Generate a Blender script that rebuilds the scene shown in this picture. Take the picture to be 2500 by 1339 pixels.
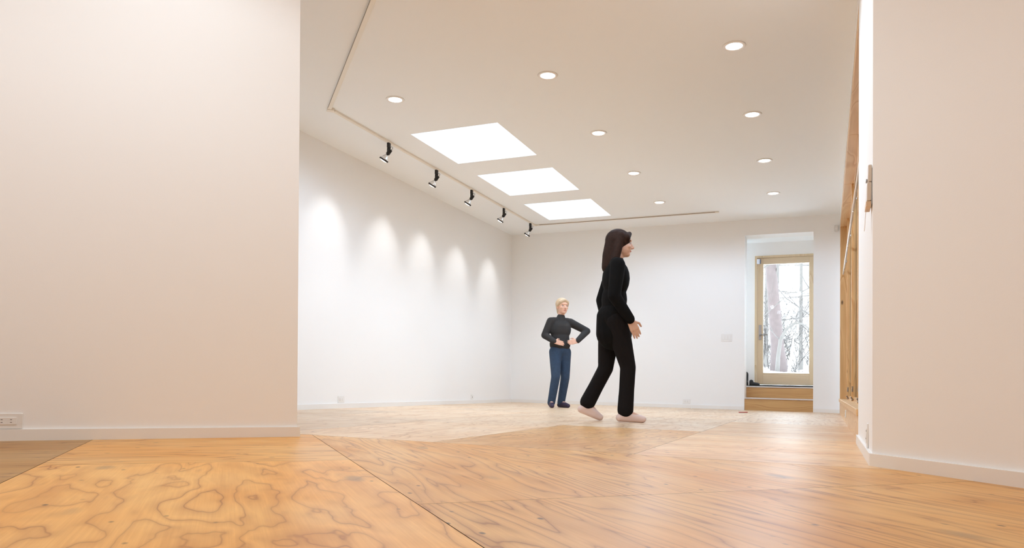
import bpy, bmesh, math, random
from mathutils import Vector, Matrix
random.seed(7)
for o in list(bpy.data.objects): bpy.data.objects.remove(o)
SC = bpy.context.scene
COL = SC.collection
PI = math.pi

# ------------------------------------------------------------------ camera
YAW, ROLL, FPX, CY, CAMH = 0.4082, 0.0226, 1770.5, 937.6, 0.31
FW = Vector((-math.sin(YAW), math.cos(YAW), 0))
RT = Vector((math.cos(YAW), math.sin(YAW), 0))
UP = Vector((0, 0, 1))
R_ = RT * math.cos(ROLL) + UP * math.sin(ROLL)
U_ = -RT * math.sin(ROLL) + UP * math.cos(ROLL)
cd = bpy.data.cameras.new('camera')
cam = bpy.data.objects.new('camera', cd)
COL.objects.link(cam)
cd.sensor_fit = 'HORIZONTAL'
cd.sensor_width = 36
cd.lens = 36 * FPX / 2500
cd.shift_y = (CY - 669.5) / 2500
cd.clip_start = 0.02
cam.matrix_world = Matrix(((R_.x, U_.x, -FW.x, 0), (R_.y, U_.y, -FW.y, 0), (R_.z, U_.z, -FW.z, CAMH), (0, 0, 0, 1)))
SC.camera = cam

# ------------------------------------------------------------------ light, exposure
SC.view_settings.view_transform = 'Standard'
SC.view_settings.look = 'None'
SC.view_settings.gamma = 1
SC.view_settings.use_curve_mapping = False
SC.view_settings.exposure = 0.30
wd = bpy.data.worlds.new('overcast_sky')
SC.world = wd
wd.use_nodes = True
bg = wd.node_tree.nodes['Background']
SKY_RGB = (6.0, 7.0, 7.8)        # overcast sky radiance
LAMP_RGB = (17.2, 22.2, 28.6)       # gallery downlight beams
ENTRY_RGB = (24, 27.6, 30.2)       # downlights of the entry
SPOT_RGB = (12.5, 12.8, 13.1)        # track spots
bg.inputs[0].default_value = (*[c / max(1e-6, max(SKY_RGB)) for c in SKY_RGB], 1)
bg.inputs[1].default_value = max(SKY_RGB)
SC.cycles.max_bounces = 16
SC.cycles.diffuse_bounces = 10

SHEAR_X = -0.0186      # building sheared sideways by height, about one degree, fitted to the image verticals
H = 2.804           # ceiling height
XL, YB, XR = -4.84, 11.17, 0.186

# ------------------------------------------------------------------ materials
def nt(name):
    m = bpy.data.materials.new(name)
    m.use_nodes = True
    t = m.node_tree
    return m, t, t.nodes, t.links, t.nodes['Principled BSDF']

def plain(name, col, rough=0.5, metal=0.0, noise=0.0, scale=40, bump=0.0, spec=0.5):
    m, t, N, L, b = nt(name)
    b.inputs['Base Color'].default_value = (*col, 1)
    b.inputs['Roughness'].default_value = rough
    b.inputs['Metallic'].default_value = metal
    b.inputs['Specular IOR Level'].default_value = spec
    if noise or bump:
        tc = N.new('ShaderNodeTexCoord')
        nz = N.new('ShaderNodeTexNoise'); nz.inputs['Scale'].default_value = scale; nz.inputs['Detail'].default_value = 4
        L.new(tc.outputs['Object'], nz.inputs['Vector'])
        if noise:
            mx = N.new('ShaderNodeMix'); mx.data_type = 'RGBA'
            mx.inputs[6].default_value = (*[c * (1 - noise) for c in col], 1)
            mx.inputs[7].default_value = (*[min(1, c * (1 + noise)) for c in col], 1)
            L.new(nz.outputs[0], mx.inputs[0]); L.new(mx.outputs[2], b.inputs['Base Color'])
        if bump:
            bp = N.new('ShaderNodeBump'); bp.inputs['Strength'].default_value = bump; bp.inputs['Distance'].default_value = 0.002
            L.new(nz.outputs[0], bp.inputs['Height']); L.new(bp.outputs[0], b.inputs['Normal'])
    return m

def emit(name, col, s):
    m, t, N, L, b = nt(name)
    b.inputs['Base Color'].default_value = (0.9, 0.9, 0.9, 1)
    b.inputs['Emission Color'].default_value = (*[c / max(1e-6, max(col)) for c in col], 1)
    b.inputs['Emission Strength'].default_value = s * max(col)
    return m

def glass(name, tint=(1, 1, 1), amt=1.0):
    m, t, N, L, b = nt(name)
    N.remove(b)
    tr = N.new('ShaderNodeBsdfTransparent'); tr.inputs[0].default_value = (*tint, 1)
    gl = N.new('ShaderNodeBsdfGlossy'); gl.inputs[1].default_value = 0.02
    fr = N.new('ShaderNodeFresnel'); fr.inputs[0].default_value = 1.45
    mx = N.new('ShaderNodeMixShader')
    L.new(fr.outputs[0], mx.inputs[0]); L.new(tr.outputs[0], mx.inputs[1]); L.new(gl.outputs[0], mx.inputs[2])
    L.new(mx.outputs[0], N['Material Output'].inputs[0])
    return m

def wood(name, pale, dark, axis=2, rings=9.0, stretch=0.12, rough=0.4, knots=True, ringw=0.5):
    """sawn softwood: grain runs along object axis `axis`"""
    m, t, N, L, b = nt(name)
    tc = N.new('ShaderNodeTexCoord')
    mp = N.new('ShaderNodeMapping')
    s = [1.0, 1.0, 1.0]; s[axis] = stretch
    mp.inputs['Scale'].default_value = s
    L.new(tc.outputs['Object'], mp.inputs[0])
    nz = N.new('ShaderNodeTexNoise'); nz.inputs['Scale'].default_value = 3.2; nz.inputs['Detail'].default_value = 2
    L.new(mp.outputs[0], nz.inputs['Vector'])
    mu = N.new('ShaderNodeMath'); mu.operation = 'MULTIPLY'; mu.inputs[1].default_value = rings
    L.new(nz.outputs[0], mu.inputs[0])
    fr = N.new('ShaderNodeMath'); fr.operation = 'FRACT'; L.new(mu.outputs[0], fr.inputs[0])
    cr = N.new('ShaderNodeValToRGB')
    cr.color_ramp.elements[0].position = 0.0; cr.color_ramp.elements[0].color = (1, 1, 1, 1)
    cr.color_ramp.elements[1].position = 1.0; cr.color_ramp.elements[1].color = (0, 0, 0, 1)
    e = cr.color_ramp.elements.new(0.12); e.color = (0.1, 0.1, 0.1, 1)
    e = cr.color_ramp.elements.new(0.8); e.color = (ringw, ringw, ringw, 1)
    L.new(fr.outputs[0], cr.inputs[0])
    mp2 = N.new('ShaderNodeMapping'); s2 = [120.0, 120.0, 120.0]; s2[axis] = 4.0
    mp2.inputs['Scale'].default_value = s2
    L.new(tc.outputs['Object'], mp2.inputs[0])
    n2 = N.new('ShaderNodeTexNoise'); n2.inputs['Scale'].default_value = 1.0; L.new(mp2.outputs[0], n2.inputs['Vector'])
    ad = N.new('ShaderNodeMath'); ad.operation = 'MULTIPLY_ADD'; ad.inputs[1].default_value = 0.5; ad.inputs[2].default_value = -0.15
    L.new(n2.outputs[0], ad.inputs[0])
    a2 = N.new('ShaderNodeMath'); a2.operation = 'ADD'; a2.use_clamp = True
    L.new(cr.outputs[0], a2.inputs[0]); L.new(ad.outputs[0], a2.inputs[1])
    mx = N.new('ShaderNodeMix'); mx.data_type = 'RGBA'
    mx.inputs[6].default_value = (*pale, 1); mx.inputs[7].default_value = (*dark, 1)
    L.new(a2.outputs[0], mx.inputs[0])
    out = mx.outputs[2]
    if knots:
        mp3 = N.new('ShaderNodeMapping'); s3 = [5.0, 5.0, 5.0]; s3[axis] = 2.2
        mp3.inputs['Scale'].default_value = s3
        L.new(tc.outputs['Object'], mp3.inputs[0])
        vo = N.new('ShaderNodeTexVoronoi'); vo.inputs['Scale'].default_value = 1.0
        L.new(mp3.outputs[0], vo.inputs['Vector'])
        k = N.new('ShaderNodeValToRGB')
        k.color_ramp.elements[0].position = 0.05; k.color_ramp.elements[0].color = (1, 1, 1, 1)
        k.color_ramp.elements[1].position = 0.1; k.color_ramp.elements[1].color = (0, 0, 0, 1)
        L.new(vo.outputs['Distance'], k.inputs[0])
        m2 = N.new('ShaderNodeMix'); m2.data_type = 'RGBA'
        L.new(k.outputs[0], m2.inputs[0]); L.new(out, m2.inputs[6]); m2.inputs[7].default_value = (*[c * 0.25 for c in dark], 1)
        out = m2.outputs[2]
    L.new(out, b.inputs['Base Color'])
    b.inputs['Roughness'].default_value = rough
    return m

def plywood():
    """rotary-cut fir plywood. uv 'grain': x along, y across (metres). attribute 'sheet': tint, ring count, along-stretch"""
    m, t, N, L, b = nt('plywood_floor')
    uv = N.new('ShaderNodeUVMap'); uv.uv_map = 'grain'
    at = N.new('ShaderNodeAttribute'); at.attribute_name = 'sheet'
    sx = N.new('ShaderNodeSeparateColor'); L.new(at.outputs['Color'], sx.inputs[0])
    sp = N.new('ShaderNodeSeparateXYZ'); L.new(uv.outputs[0], sp.inputs[0])
    def math_(op, a, c, clamp=False, third=None):
        n = N.new('ShaderNodeMath'); n.operation = op; n.use_clamp = clamp
        for i, v in enumerate((a, c, third)):
            if v is None: continue
            if isinstance(v, (int, float)): n.inputs[i].default_value = v
            else: L.new(v, n.inputs[i])
        return n.outputs[0]
    def comb(x, y):
        n = N.new('ShaderNodeCombineXYZ'); L.new(x, n.inputs[0]); L.new(y, n.inputs[1]); return n.outputs[0]
    def noise(vec, scale, detail=2, rough=0.5, dist=0.0):
        n = N.new('ShaderNodeTexNoise'); n.inputs['Scale'].default_value = scale; n.inputs['Detail'].default_value = detail
        n.inputs['Roughness'].default_value = rough; n.inputs['Distortion'].default_value = dist
        L.new(vec, n.inputs['Vector']); return n.outputs[0]
    def ramp(fac, pts):
        n = N.new('ShaderNodeValToRGB'); r = n.color_ramp
        r.elements[0].position, r.elements[0].color = pts[0][0], (*[pts[0][1]] * 3, 1)
        r.elements[1].position, r.elements[1].color = pts[-1][0], (*[pts[-1][1]] * 3, 1)
        for p, v in pts[1:-1]:
            e = r.elements.new(p); e.color = (v, v, v, 1)
        L.new(fac, n.inputs[0]); return n.outputs[0]
    def mixc(f, a, c):
        n = N.new('ShaderNodeMix'); n.data_type = 'RGBA'
        if isinstance(f, float): n.inputs[0].default_value = f
        else: L.new(f, n.inputs[0])
        for i, v in ((6, a), (7, c)):
            if isinstance(v, tuple): n.inputs[i].default_value = (*v, 1)
            else: L.new(v, n.inputs[i])
        return n.outputs[2]
    al, ac = sp.outputs[0], sp.outputs[1]
    rings = math_('MULTIPLY', sx.outputs[1], 40.0)
    stretch = math_('MULTIPLY', sx.outputs[2], 4.0)
    v1 = comb(math_('MULTIPLY', al, stretch), math_('MULTIPLY', ac, 5.5))
    big = noise(v1, 1.0, 2.6, 0.42, 0.35)
    wob = noise(comb(math_('MULTIPLY', al, 3.0), math_('MULTIPLY', ac, 11.0)), 1.0, 3)
    field = math_('ADD', math_('MULTIPLY', big, rings), math_('MULTIPLY', wob, 0.8))
    fr = math_('FRACT', field, 0)
    line = ramp(fr, [(0.0, 0.5), (0.045, 1.0), (0.10, 0.5), (0.26, 0.28), (0.6, 0.06), (0.86, 0.2), (1.0, 0.5)])
    streak = noise(comb(math_('MULTIPLY', al, 3.5), math_('MULTIPLY', ac, 150.0)), 1.0, 3, 0.6)
    strk = ramp(streak, [(0.35, 0.0), (0.75, 1.0)])
    blot = noise(comb(math_('MULTIPLY', al, 1.5), math_('MULTIPLY', ac, 2.5)), 1.0, 3)
    fade = ramp(noise(comb(math_('MULTIPLY', al, 2.0), math_('MULTIPLY', ac, 3.0)), 1.0, 2), [(0.3, 0.5), (0.6, 1.0)])
    bl = ramp(blot, [(0.35, 0.0), (0.7, 1.0)])
    age = at.outputs['Alpha']          # 0 fresh pale sheets, 1 ambered sheets
    base = mixc(bl, mixc(age, PLY_PALE, AMB_PALE), mixc(age, PLY_MID, AMB_MID))
    c1 = mixc(math_('MULTIPLY', math_('MULTIPLY', line, fade), 0.85), base, mixc(age, PLY_LINE, AMB_LINE))
    c2 = mixc(math_('MULTIPLY', strk, 0.30), c1, mixc(age, PLY_DARK, AMB_DARK))
    band = ramp(noise(comb(math_('MULTIPLY', al, 0.9), math_('MULTIPLY', ac, 9.0)), 1.0, 3, 0.55), [(0.5, 0.0), (0.72, 0.42)])
    c2 = mixc(band, c2, mixc(age, PLY_DARK, AMB_DARK))
    # short resin pits and putty marks along the grain
    vo = N.new('ShaderNodeTexVoronoi'); vo.inputs['Scale'].default_value = 1.0
    L.new(comb(math_('MULTIPLY', al, 8.0), math_('MULTIPLY', ac, 14.0)), vo.inputs['Vector'])
    pit = ramp(vo.outputs['Distance'], [(0.06, 1.0), (0.12, 0.0)])
    vc = N.new('ShaderNodeSeparateColor'); L.new(vo.outputs['Color'], vc.inputs[0])
    pit = math_('MULTIPLY', pit, ramp(vc.outputs[0], [(0.30, 0.0), (0.55, 1.0)]))
    v2 = N.new('ShaderNodeTexVoronoi'); v2.inputs['Scale'].default_value = 1.0
    L.new(comb(math_('MULTIPLY', al, 1.7), math_('MULTIPLY', ac, 4.0)), v2.inputs['Vector'])
    smudge = ramp(math_('ADD', v2.outputs['Distance'], math_('MULTIPLY', wob, 0.12)), [(0.12, 1.0), (0.21, 0.0)])
    vc2 = N.new('ShaderNodeSeparateColor'); L.new(v2.outputs['Color'], vc2.inputs[0])
    smudge = math_('MULTIPLY', smudge, ramp(vc2.outputs[1], [(0.6, 0.0), (0.66, 0.55)]))
    c3 = mixc(smudge, c2, (0.30, 0.19, 0.105))
    c4 = mixc(math_('MULTIPLY', pit, 0.85), c3, (0.075, 0.04, 0.02))
    hsv = N.new('ShaderNodeHueSaturation'); L.new(c4, hsv.inputs['Color'])
    L.new(math_('MULTIPLY', sx.outputs[0], 2.0), hsv.inputs['Value'])
    L.new(hsv.outputs[0], b.inputs['Base Color'])
    L.new(ramp(blot, [(0.3, FLOOR_R - 0.05), (0.7, FLOOR_R + 0.05)]), b.inputs['Roughness'])
    b.inputs['Specular IOR Level'].default_value = 0.34
    bp = N.new('ShaderNodeBump'); bp.inputs['Strength'].default_value = 0.03; bp.inputs['Distance'].default_value = 0.001
    L.new(line, bp.inputs['Height']); L.new(bp.outputs[0], b.inputs['Normal'])
    return m

PLY_PALE, PLY_MID = (0.86, 0.69, 0.505), (0.81, 0.61, 0.42)
PLY_LINE, PLY_DARK = (0.42, 0.20, 0.075), (0.58, 0.33, 0.15)
AMB_PALE, AMB_MID = (0.94, 0.545, 0.165), (0.86, 0.415, 0.098)
AMB_LINE, AMB_DARK = (0.29, 0.078, 0.010), (0.56, 0.22, 0.040)
FLOOR_R = 0.37
M_WALL = plain('white_wall_paint', (0.90, 0.898, 0.892), 0.75, bump=0.08, scale=180, spec=0.3)
M_CEIL = plain('white_ceiling_paint', (0.905, 0.930, 0.945), 0.85, spec=0.2)
M_TRIM = plain('white_trim_paint', (0.86, 0.84, 0.81), 0.4)
M_PLY = plywood()
M_SUB = plain('dark_subfloor_gap', (0.10, 0.055, 0.025), 0.9)
M_PINE = wood('pine_frame', (0.78, 0.50, 0.23), (0.56, 0.29, 0.10), axis=2, rings=8, stretch=0.10)
M_PINEY = wood('pine_board', (0.84, 0.58, 0.32), (0.66, 0.37, 0.15), axis=1, rings=9, stretch=0.14)
M_STEP = wood('pine_step', (0.64, 0.40, 0.17), (0.46, 0.235, 0.08), axis=0, rings=7, stretch=0.16)
M_DOOR = wood('pale_fir_door', (0.74, 0.60, 0.40), (0.60, 0.44, 0.26), axis=2, rings=10, stretch=0.06, knots=False)
M_DOORH = wood('pale_fir_rail', (0.72, 0.59, 0.41), (0.60, 0.46, 0.29), axis=0, rings=8, stretch=0.05, knots=False)
M_ALU = plain('aluminium', (0.72, 0.70, 0.72), 0.32, 1.0)
M_CHROME = plain('chrome', (0.75, 0.75, 0.76), 0.15, 1.0)
M_IRON = plain('dark_steel', (0.30, 0.28, 0.26), 0.3, 0.9)
M_STEEL = plain('worn_steel', (0.42, 0.38, 0.34), 0.28, 1.0)
M_BLACK = plain('black_metal', (0.012, 0.011, 0.011), 0.45)
M_RUBBER = plain('black_rubber', (0.015, 0.015, 0.017), 0.6)
M_PLASTIC = plain('white_plastic', (0.84, 0.83, 0.81), 0.35)
M_PLASTD = plain('outlet_slot_dark', (0.03, 0.022, 0.018), 0.6)
M_TRACK = plain('cream_track_enamel', (0.84, 0.79, 0.70), 0.4)
M_GLASS = glass('clear_glass')
M_LAMPGLASS = plain('silvered_lamp_glass', (0.86, 0.86, 0.87), 0.12, 0.75)
M_LAMP = emit('lamp_diffuser_glow', (1.0, 0.99, 0.97), 5.0)
M_LENS = emit('spot_lens_glow', (1.0, 0.97, 0.93), 6.0)
M_SNOW = plain('snow', (0.92, 0.93, 0.95), 0.7, noise=0.04, scale=3)
M_BARK = plain('grey_brown_bark', (0.090, 0.068, 0.064), 0.9, noise=0.35, scale=14, bump=0.6)
M_BARKP = plain('pale_grey_bark', (0.105, 0.095, 0.085), 0.9, noise=0.25, scale=20)
M_TWIG = plain('bleached_twig', (0.105, 0.095, 0.088), 0.9, noise=0.2, scale=20)
M_STICK = plain('bare_pale_wood', (0.86, 0.82, 0.75), 0.8)

# ------------------------------------------------------------------ mesh helpers
class MB:
    def __init__(s):
        s.bm = bmesh.new()
    def poly(s, pts):
        vs = [s.bm.verts.new(p) for p in pts]
        return s.bm.faces.new(vs)
    def prism(s, plan, z0, z1):
        n = len(plan)
        a = [s.bm.verts.new((x, y, z0)) for x, y in plan]
        b = [s.bm.verts.new((x, y, z1)) for x, y in plan]
        s.bm.faces.new(a[::-1]); s.bm.faces.new(b)
        for i in range(n):
            j = (i + 1) % n
            s.bm.faces.new((a[i], a[j], b[j], b[i]))
        return s
    def box(s, x0, x1, y0, y1, z0, z1, bev=0.0, mat=None):
        vs = [s.bm.verts.new((x, y, z)) for z in (z0, z1) for x, y in ((x0, y0), (x1, y0), (x1, y1), (x0, y1))]
        fs = [s.bm.faces.new([vs[i] for i in f]) for f in ((3, 2, 1, 0), (4, 5, 6, 7), (0, 1, 5, 4), (1, 2, 6, 5), (2, 3, 7, 6), (3, 0, 4, 7))]
        if mat is not None:
            for v in vs: v.co = mat @ v.co
        if bev:
            es = {e for f in fs for e in f.edges}
            bmesh.ops.bevel(s.bm, geom=list(es), offset=bev, segments=2, affect='EDGES', profile=0.5)
        return s
    def tube(s, pts, rads, n=12, cap=True):
        pts = [Vector(p) for p in pts]
        if isinstance(rads, (int, float)): rads = [rads] * len(pts)
        rings = []
        ref = None
        for i, p in enumerate(pts):
            d = (pts[min(i + 1, len(pts) - 1)] - pts[max(i - 1, 0)]).normalized()
            if ref is None:
                ref = d.orthogonal().normalized()
            else:
                ref = (ref - d * ref.dot(d))
                ref = ref.normalized() if ref.length > 1e-6 else d.orthogonal().normalized()
            q = d.cross(ref)
            rings.append([s.bm.verts.new(p + (ref * math.cos(2 * PI * k / n) + q * math.sin(2 * PI * k / n)) * rads[i]) for k in range(n)])
        for a, b in zip(rings, rings[1:]):
            for k in range(n):
                s.bm.faces.new((a[k], a[(k + 1) % n], b[(k + 1) % n], b[k]))
        if cap:
            s.bm.faces.new(rings[0][::-1]); s.bm.faces.new(rings[-1])
        return s
    def lathe(s, prof, n=32, mat=None, closed=False):
        rings = []
        for r, z in prof:
            if r < 1e-6:
                v = s.bm.verts.new((0, 0, z)); rings.append([v] * n)
            else:
                rings.append([s.bm.verts.new((r * math.cos(2 * PI * k / n), r * math.sin(2 * PI * k / n), z)) for k in range(n)])
        prs = list(zip(rings, rings[1:]))
        if closed: prs.append((rings[-1], rings[0]))
        for a, b in prs:
            for k in range(n):
                vs = []
                for v in (a[k], a[(k + 1) % n], b[(k + 1) % n], b[k]):
                    if v not in vs: vs.append(v)
                if len(vs) > 2: s.bm.faces.new(vs)
        if mat is not None:
            for rg in rings:
                for v in set(rg): v.co = mat @ v.co
        return s
    def capsule(s, a, b, ra, rb, n=14, k=5):
        a, b = Vector(a), Vector(b)
        d = (b - a)
        if d.length < 1e-6: d = Vector((0, 0, 1e-4)); b = a + d
        L = d.length; d = d / L
        x = d.orthogonal().normalized(); y = d.cross(x)
        prof = [(ra * math.sin(t * PI / 2 / k), -ra * math.cos(t * PI / 2 / k)) for t in range(k + 1)]
        prof += [(rb * math.cos(t * PI / 2 / k), L + rb * math.sin(t * PI / 2 / k)) for t in range(k + 1)]
        mt = Matrix(((x.x, y.x, d.x, a.x), (x.y, y.y, d.y, a.y), (x.z, y.z, d.z, a.z), (0, 0, 0, 1)))
        return s.lathe(prof, n, mt)
    def ell(s, c, r, rot=(0, 0, 0), n=20, k=10):
        from mathutils import Euler
        mt = Matrix.Translation(c) @ Euler(rot).to_matrix().to_4x4() @ Matrix.Diagonal((*r, 1))
        return s.lathe([(math.sin(PI * i / k), -math.cos(PI * i / k)) for i in range(k + 1)], n, mt)
    def build(s, name, mat, parent=None, lean=False, smooth=False, flip=True):
        if flip: bmesh.ops.recalc_face_normals(s.bm, faces=s.bm.faces)
        if lean:  # sideways shear by height, added to fit the image verticals
            for v in s.bm.verts: v.co.x += SHEAR_X * v.co.z
        me = bpy.data.meshes.new(name)
        s.bm.to_mesh(me); s.bm.free()
        for mm in (mat if isinstance(mat, (list, tuple)) else [mat]): me.materials.append(mm)
        if smooth:
            for p in me.polygons: p.use_smooth = True
        o = bpy.data.objects.new(name, me)
        COL.objects.link(o)
        if parent: o.parent = parent
        return o

def tag(o, label=None, cat=None, group=None, kind=None):
    if label: o['label'] = label
    if cat: o['category'] = cat
    if group: o['group'] = group
    if kind: o['kind'] = kind
    return o
def empty(name, loc, rz=0.0):
    o = bpy.data.objects.new(name, None)
    o.empty_display_size = 0.1
    o.location = loc; o.rotation_euler = (0, 0, rz)
    COL.objects.link(o)
    return o
def copy_tree(o, parent=None):
    c = o.copy(); COL.objects.link(c)
    if parent: c.parent = parent
    for ch in [k for k in bpy.data.objects if k.parent == o]: copy_tree(ch, c)
    return c
def struct(o, label, cat):
    return tag(o, label, cat, kind='structure')
def W(x, y, z):  # room point with the fitted sideways shear added
    return Vector((x + SHEAR_X * z, y, z))

# ------------------------------------------------------------------ floor: plywood sheets, entry laid at 45 degrees
def clip(poly, a, b, c):       # keep a*x + b*y <= c
    out = []
    for i in range(len(poly)):
        p, q = poly[i], poly[(i + 1) % len(poly)]
        dp, dq = a * p[0] + b * p[1] - c, a * q[0] + b * q[1] - c
        if dp <= 0: out.append(p)
        if dp * dq < 0:
            t = dp / (dp - dq); out.append((p[0] + (q[0] - p[0]) * t, p[1] + (q[1] - p[1]) * t))
    return out
YS = 3.27
S2 = math.sqrt(0.5)
sheets = []       # polygon, grain angle, tint, rings, stretch
G = 0.0012
rnd = random.Random(21)
def add_sheet(poly, ang, tint=None, rings=None, stretch=None, age=1.0):
    if len(poly) < 3: return
    sheets.append((poly, ang, age,
                   tint if tint is not None else rnd.uniform(0.90, 1.06),
                   rings if rings is not None else rnd.uniform(6, 10),
                   stretch if stretch is not None else rnd.uniform(0.8, 1.8)))
# entry zone, axes u = (x+y)/sqrt2, v = (x-y)/sqrt2
strips = [(-4.73, -3.69), (-3.69, -2.65), (-2.65, -1.61), (-1.61, -0.575), (-0.575, 0.46), (0.46, 3.6)]
for i, (u0, u1) in enumerate(strips):
    off = -2.85 if u1 < 0.5 else -1.79
    kw0 = dict(age=0.95 if u0 in (0.46,) else 1.0)
    if u1 < -1: off = -2.85 + (i % 2)
    for k in range(-4, 6):
        v0, v1 = off + 2.1 * (k - 1), off + 2.1 * k
        q = [(u0 + G, v0 + G), (u1 - G, v0 + G), (u1 - G, v1 - G), (u0 + G, v1 - G)]
        poly = [((u + v) * S2, (u - v) * S2) for u, v in q]
        poly = clip(poly, 0, 1, YS - G)
        poly = clip(poly, -1, 0, 4.84); poly = clip(poly, 1, 0, 3.3); poly = clip(poly, 0, -1, 3.6)
        ang = -PI / 4
        kw = {}
        if u0 == -0.575 and abs(v1 + 2.85) < 0.01: ang, kw = PI / 4, dict(tint=0.97, rings=9, stretch=0.9)
        elif u0 == -0.575 and abs(v0 + 2.85) < 0.01: kw = dict(tint=1.05, rings=7.0, stretch=2.0)
        elif u1 == -0.575: ang, kw = PI / 4, dict(tint=0.58, rings=9, stretch=1.0)  # darker brown sheets; tint also takes in shade and weaker reflection
        elif u0 == 0.46 and abs(v1 + 1.79) < 0.01: kw = dict(tint=0.92, rings=13, stretch=0.6)
        elif u0 == 0.46: kw = dict(tint=0.92, rings=11, stretch=0.6)
        add_sheet(poly, ang, **{**kw0, **kw})
# gallery zone, axes x, y
xs = [-5.0, -3.95, -2.9, -1.85, -0.8, 0.45]
ycut = [[YS, 4.2, 6.3, 8.4, 10.5, 11.2], [YS, 5.25, 7.35, 9.45, 11.2], [YS, 4.95, 6.3, 8.4, 10.5, 11.2], [YS, 5.28, 7.4, 9.5, 11.2], [YS, 4.95, 7.05, 9.15, 11.2]]
for i in range(5):
    for y0, y1 in zip(ycut[i], ycut[i][1:]):
        x0, x1 = xs[i], xs[i + 1]
        poly = [(x0 + G, y0 + G), (x1 - G, y0 + G), (x1 - G, y1 - G), (x0 + G, y1 - G)]
        kw, ang = dict(age=0.0), PI / 2
        if i == 3 and y0 == YS: kw, ang = dict(tint=0.84, rings=11, stretch=2.2, age=0.8), PI / 2 - 0.25
        if i == 4 and y0 == YS: kw, ang = dict(tint=1.0, rings=12, stretch=1.5, age=0.5), 0.0
        if i == 4 and y0 == 4.95: kw, ang = dict(tint=0.93, rings=10, stretch=1.5, age=0.4), 0.0
        if i == 2 and y0 == YS: kw = dict(tint=1.06, rings=8, age=0.1)
        add_sheet(poly, ang, **kw)
bm = bmesh.new()
uvl = bm.loops.layers.uv.new('grain')
cl = bm.loops.layers.float_color.new('sheet')
for poly, ang, age, tint, rings, st in sheets:
    vs = [bm.verts.new((x, y, 0)) for x, y in poly]
    f = bm.faces.new(vs)
    if f.normal.z < 0 or f.calc_area() > 0 and (f.normal_update() or f.normal.z < 0): f.normal_flip()
    ox, oy = rnd.uniform(0, 80), rnd.uniform(0, 80)
    ca, sa = math.cos(ang), math.sin(ang)
    for l in f.loops:
        x, y = l.vert.co.x, l.vert.co.y
        l[uvl].uv = (x * ca + y * sa + ox, -x * sa + y * ca + oy)
        l[cl] = (tint / 2, rings / 40, st / 4, age)
    for a in list(f.edges):
        pass
def sub(x0, x1, y0, y1):
    vs = [bm.verts.new((x, y, z)) for z in (-0.03, -0.003) for x, y in ((x0, y0), (x1, y0), (x1, y1), (x0, y1))]
    for q in ((3, 2, 1, 0), (4, 5, 6, 7), (0, 1, 5, 4), (1, 2, 6, 5), (2, 3, 7, 6), (3, 0, 4, 7)):
        f = bm.faces.new([vs[i] for i in q]); f.material_index = 1
sub(-5.0, 3.4, -3.7, 11.2)
me = bpy.data.meshes.new('floor')
bm.to_mesh(me); bm.free()
me.materials.append(M_PLY); me.materials.append(M_SUB)
floor = bpy.data.objects.new('floor', me); COL.objects.link(floor)
struct(floor, 'varnished plywood sheet floor with nailed seams', 'floor')

# ------------------------------------------------------------------ walls
PA, PB = (-2.602, 3.122), (-4.84, 0.255)      # left partition face, end to root
dx, dy = PB[0] - PA[0], PB[1] - PA[1]
Lp = math.hypot(dx, dy); pd = (dx / Lp, dy / Lp); pn = (-pd[1], pd[0])   # direction along the face
if pn[0] * (0 - PA[0]) + pn[1] * (0 - PA[1]) < 0: pn = (-pn[0], -pn[1])  # towards the entry
QA, QB = (XR, 3.390), (3.25, -0.021)           # right partition face
qx, qy = QB[0] - QA[0], QB[1] - QA[1]
Lq = math.hypot(qx, qy); qd = (qx / Lq, qy / Lq); qn = (-qd[1], qd[0])
if qn[0] * (0 - QA[0]) + qn[1] * (0 - QA[1]) < 0: qn = (-qn[0], -qn[1])
T = 0.12
o = MB().prism([(XL - 0.15, 0.1), (XL, 0.255), (XL, YB), (XL - 0.15, YB)], 0, H).build('wall_left', M_WALL, lean=True)
struct(o, 'long white wall washed by the track spotlights', 'wall')
o = MB().prism([PA, PB, (PB[0] - pn[0] * T, PB[1] - pn[1] * T), (PA[0] - pn[0] * T, PA[1] - pn[1] * T)], 0, H).build('wall_partition_left', M_WALL, lean=True)
struct(o, 'cream lit angled partition filling the left foreground', 'wall')
o = MB().prism([QA, QB, (QB[0] + 0.1, QB[1] + 0.15), (QA[0] + 0.2, QA[1] + 0.1), (XR + 0.2, 4.82), (XR, 4.82)], 0, H).build('wall_right_front', M_WALL, lean=True)
struct(o, 'tan lit angled wall with bright return at right foreground', 'wall')
OX0, OX1, OZ = -1.092, -0.157, 2.577           # opening in the back wall
BT = 0.29
mb = MB()
mb.box(XL - 0.15, OX0, YB, YB + BT, 0, H).box(OX1, XR + 0.6, YB, YB + BT, 0, H).box(OX0, OX1, YB, YB + BT, OZ, H)
struct(mb.build('wall_back', M_WALL, lean=True), 'white back wall with the tall door opening', 'wall')
WY0, WY1, WZ0, WZ1 = 4.82, 11.0, 0.205, 2.58   # window opening on the right
mb = MB()
mb.box(XR, XR + 0.2, WY0, YB, WZ1 + 0.09, H).box(XR, XR + 0.2, WY1 + 0.0, YB, 0, WZ1 + 0.09)
struct(mb.build('wall_right', M_WALL, lean=True), 'strip of white wall above the timber window', 'wall')
mb = MB()
mb.box(XL - 0.15, 3.4, -3.7, -3.55, 0, H)
struct(mb.build('wall_rear', M_WALL, lean=True), 'white wall at the rear of the entry', 'wall')
struct(MB().box(XL - 0.15, XL, -3.55, 0.1, 0, H).build('wall_entry_left', M_WALL, lean=True), 'white wall closing the entry on the left', 'wall')
struct(MB().box(3.25, 3.4, -3.55, 0.1, 0, H).build('wall_entry_right', M_WALL, lean=True), 'white wall closing the entry on the right', 'wall')

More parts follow.
